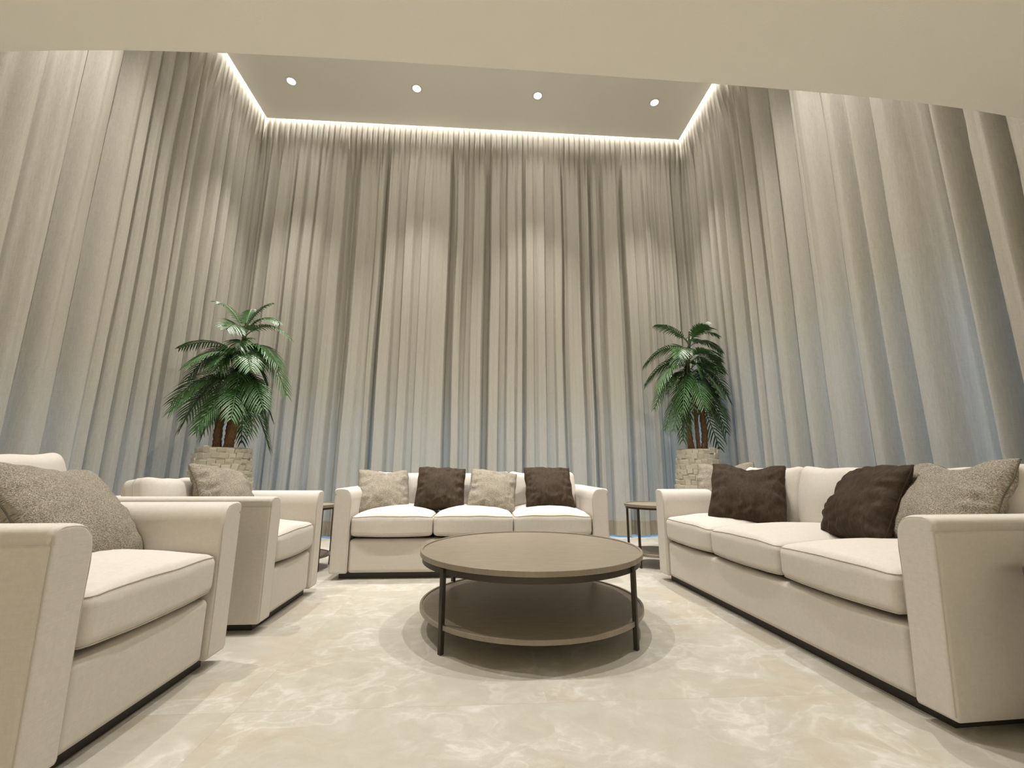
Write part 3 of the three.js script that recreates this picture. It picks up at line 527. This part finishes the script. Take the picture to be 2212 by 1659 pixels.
// fronds: [start, tip, lift of the middle, shape]
palm('left potted palm in a rough cream chip pot behind the armchairs', {
  at: [-2.485, -4.35], potR: 0.268, potH: 1.0, inner: { n: 20, low: 1.36, high: 2.0, x: 0.05, right: 0.6 },
  stems: [
    [[[-0.05, 0.94, 0.03], [-0.06, 1.2, 0.03], [-0.02, 1.5, 0.02], [0.03, 1.75, 0.0]], 0.040, 0.030, 'bark'], [[[0.05, 0.94, 0.04], [0.08, 1.2, 0.04], [0.10, 1.45, 0.02], [0.09, 1.7, 0.0]], 0.045, 0.034, 'bark'],
    [[[0.0, 0.94, -0.05], [0.0, 1.3, -0.05], [0.03, 1.6, -0.03]], 0.036, 0.030, 'bark'],
    [[[0.04, 1.68, 0.0], [0.05, 1.95, 0.0], [0.05, 2.14, 0.0], [0.05, 2.26, 0.0]], 0.048, 0.008, 'stalk'],
  ],
  fronds: [
    [[0.04, 2.16, 0], [-0.30, 2.50, -0.05], 0.16, { width: 0.15 }], [[0.05, 2.2, 0], [0.0, 2.46, -0.15], 0.05, { width: 0.14 }], [[0.05, 2.2, 0], [0.28, 2.47, 0.02], 0.10, { width: 0.15 }],
    [[0.06, 2.16, 0], [0.40, 2.25, 0.06], 0.20, { width: 0.13 }], [[0.06, 2.12, 0], [0.52, 2.10, 0.05], 0.24, { width: 0.15 }], [[0.05, 2.12, 0.02], [0.12, 2.06, 0.42], 0.16, { width: 0.19, droop: 0.35 }],
    [[0.03, 2.14, 0], [-0.10, 2.30, -0.35], 0.14, {}],
    [[0.03, 1.92, 0], [-0.56, 1.98, 0.0], 0.20, { width: 0.13 }], [[0.03, 1.90, 0], [-0.36, 1.66, 0.10], 0.34, { width: 0.20 }], [[0.06, 1.92, 0], [0.46, 1.80, 0.10], 0.30, { width: 0.20 }],
    [[0.06, 1.90, 0], [0.52, 1.52, -0.02], 0.44, { width: 0.20 }], [[0.05, 1.86, 0.02], [0.06, 1.72, 0.42], 0.20, { width: 0.18, droop: 0.3 }], [[0.05, 1.86, 0.02], [0.34, 1.70, 0.34], 0.22, { width: 0.18 }], [[0.04, 1.84, 0.02], [-0.22, 1.72, 0.36], 0.24, { width: 0.18 }],
    [[0.04, 1.86, 0], [-0.30, 1.86, -0.25], 0.16, {}], [[0.05, 1.86, 0], [0.30, 1.86, -0.25], 0.16, {}],
    [[0.02, 1.66, 0], [-0.48, 1.42, 0.10], 0.30, { width: 0.22 }], [[0.02, 1.62, 0], [-0.44, 1.16, 0.0], 0.46, { width: 0.20 }], [[0.02, 1.60, 0.02], [-0.36, 1.30, 0.28], 0.36, { width: 0.2 }], [[0.07, 1.64, 0], [0.40, 1.22, 0.06], 0.44, { width: 0.22 }],
    [[0.07, 1.62, 0], [0.32, 1.14, 0.16], 0.40, { width: 0.20 }], [[0.07, 1.58, 0.02], [0.42, 1.36, 0.20], 0.30, { width: 0.2 }], [[0.05, 1.5, 0.02], [-0.12, 1.14, 0.26], 0.24, { width: 0.18 }], [[0.06, 1.5, 0.02], [0.22, 1.24, 0.34], 0.30, { width: 0.18 }],
    [[0.0, 1.58, 0], [-0.50, 1.30, -0.15], 0.36, { width: 0.2 }], [[0.05, 1.58, 0], [0.28, 1.3, -0.3], 0.3, {}],
  ],
});
palm('right potted palm in a rough cream chip pot behind the right sofa', {
  at: [2.395, -4.75], potR: 0.248, potH: 1.035, inner: { n: 16, low: 1.48, high: 2.15, x: 0.0, right: 0.39 },
  stems: [
    [[[-0.07, 0.98, 0.03], [-0.09, 1.2, 0.03], [-0.08, 1.5, 0.02], [-0.04, 1.8, 0.0]], 0.036, 0.028, 'bark'], [[[0.0, 0.98, 0.05], [0.0, 1.25, 0.04], [0.01, 1.5, 0.02], [0.03, 1.8, 0.0]], 0.022, 0.022, 'bark'], [[[0.07, 0.98, 0.02], [0.09, 1.2, 0.03], [0.08, 1.5, 0.02], [0.06, 1.75, 0.0]], 0.036, 0.028, 'bark'],
    [[[-0.05, 1.7, 0.0], [-0.04, 1.95, 0.0], [0.0, 2.2, 0.0], [0.02, 2.42, 0.0]], 0.042, 0.007, 'stalk'],
  ],
  fronds: [
    [[0.0, 2.28, 0], [-0.40, 2.48, 0.02], 0.12, { width: 0.13 }], [[0.02, 2.3, 0], [0.24, 2.54, 0.0], 0.08, { width: 0.14 }], [[0.02, 2.3, 0], [0.34, 2.36, 0.05], 0.16, { width: 0.14 }], [[0.01, 2.28, 0.02], [0.10, 2.38, 0.30], 0.12, { width: 0.16, droop: 0.3 }],
    [[0.02, 2.24, 0], [0.46, 2.16, 0.02], 0.20, { width: 0.13 }], [[0.0, 2.26, 0], [-0.06, 2.46, -0.2], 0.08, {}], [[0.02, 2.26, 0], [0.22, 2.36, -0.2], 0.12, {}],
    [[-0.02, 2.12, 0], [-0.56, 1.98, 0.0], 0.30, { width: 0.15 }], [[-0.02, 2.12, 0.02], [-0.30, 2.02, 0.34], 0.20, { width: 0.20, droop: 0.3 }], [[0.0, 2.08, 0.02], [0.12, 2.02, 0.40], 0.16, { width: 0.17, droop: 0.3 }], [[0.02, 2.1, 0], [0.44, 1.92, 0.04], 0.28, { width: 0.17 }], [[0.02, 2.12, 0], [0.54, 2.06, -0.02], 0.20, { width: 0.15 }],
    [[-0.03, 1.98, 0], [-0.56, 1.76, 0.02], 0.30, { width: 0.17 }], [[-0.03, 1.94, 0], [-0.48, 1.66, 0.16], 0.34, { width: 0.17 }], [[-0.03, 1.86, 0], [-0.48, 1.48, 0.04], 0.34, { width: 0.16 }], [[-0.02, 1.84, 0.02], [-0.26, 1.42, 0.28], 0.36, { width: 0.19 }],
    [[0.02, 1.98, 0], [0.50, 1.68, 0.02], 0.34, { width: 0.17 }], [[0.02, 1.92, 0], [0.44, 1.56, 0.10], 0.36, { width: 0.18 }], [[0.02, 1.86, 0.02], [0.16, 1.56, 0.36], 0.30, { width: 0.18 }], [[0.0, 1.8, 0.02], [-0.06, 1.46, 0.34], 0.28, { width: 0.18 }],
    [[-0.02, 1.72, 0], [-0.38, 1.24, 0.06], 0.30, { width: 0.15 }], [[-0.02, 1.66, 0], [-0.20, 1.12, 0.10], 0.30, { width: 0.17 }], [[0.04, 1.72, 0], [0.34, 1.22, 0.04], 0.36, { width: 0.18 }], [[0.04, 1.66, 0.02], [0.26, 1.12, 0.14], 0.34, { width: 0.18 }], [[0.03, 1.76, 0], [0.42, 1.38, 0.0], 0.36, { width: 0.18 }], [[0.02, 1.74, 0.02], [0.12, 1.26, 0.24], 0.34, { width: 0.17 }],
    [[0.0, 1.9, 0], [0.26, 1.76, -0.3], 0.24, {}], [[0.0, 1.9, 0], [-0.26, 1.72, -0.28], 0.24, {}],
  ],
});

renderer.render(scene, camera);
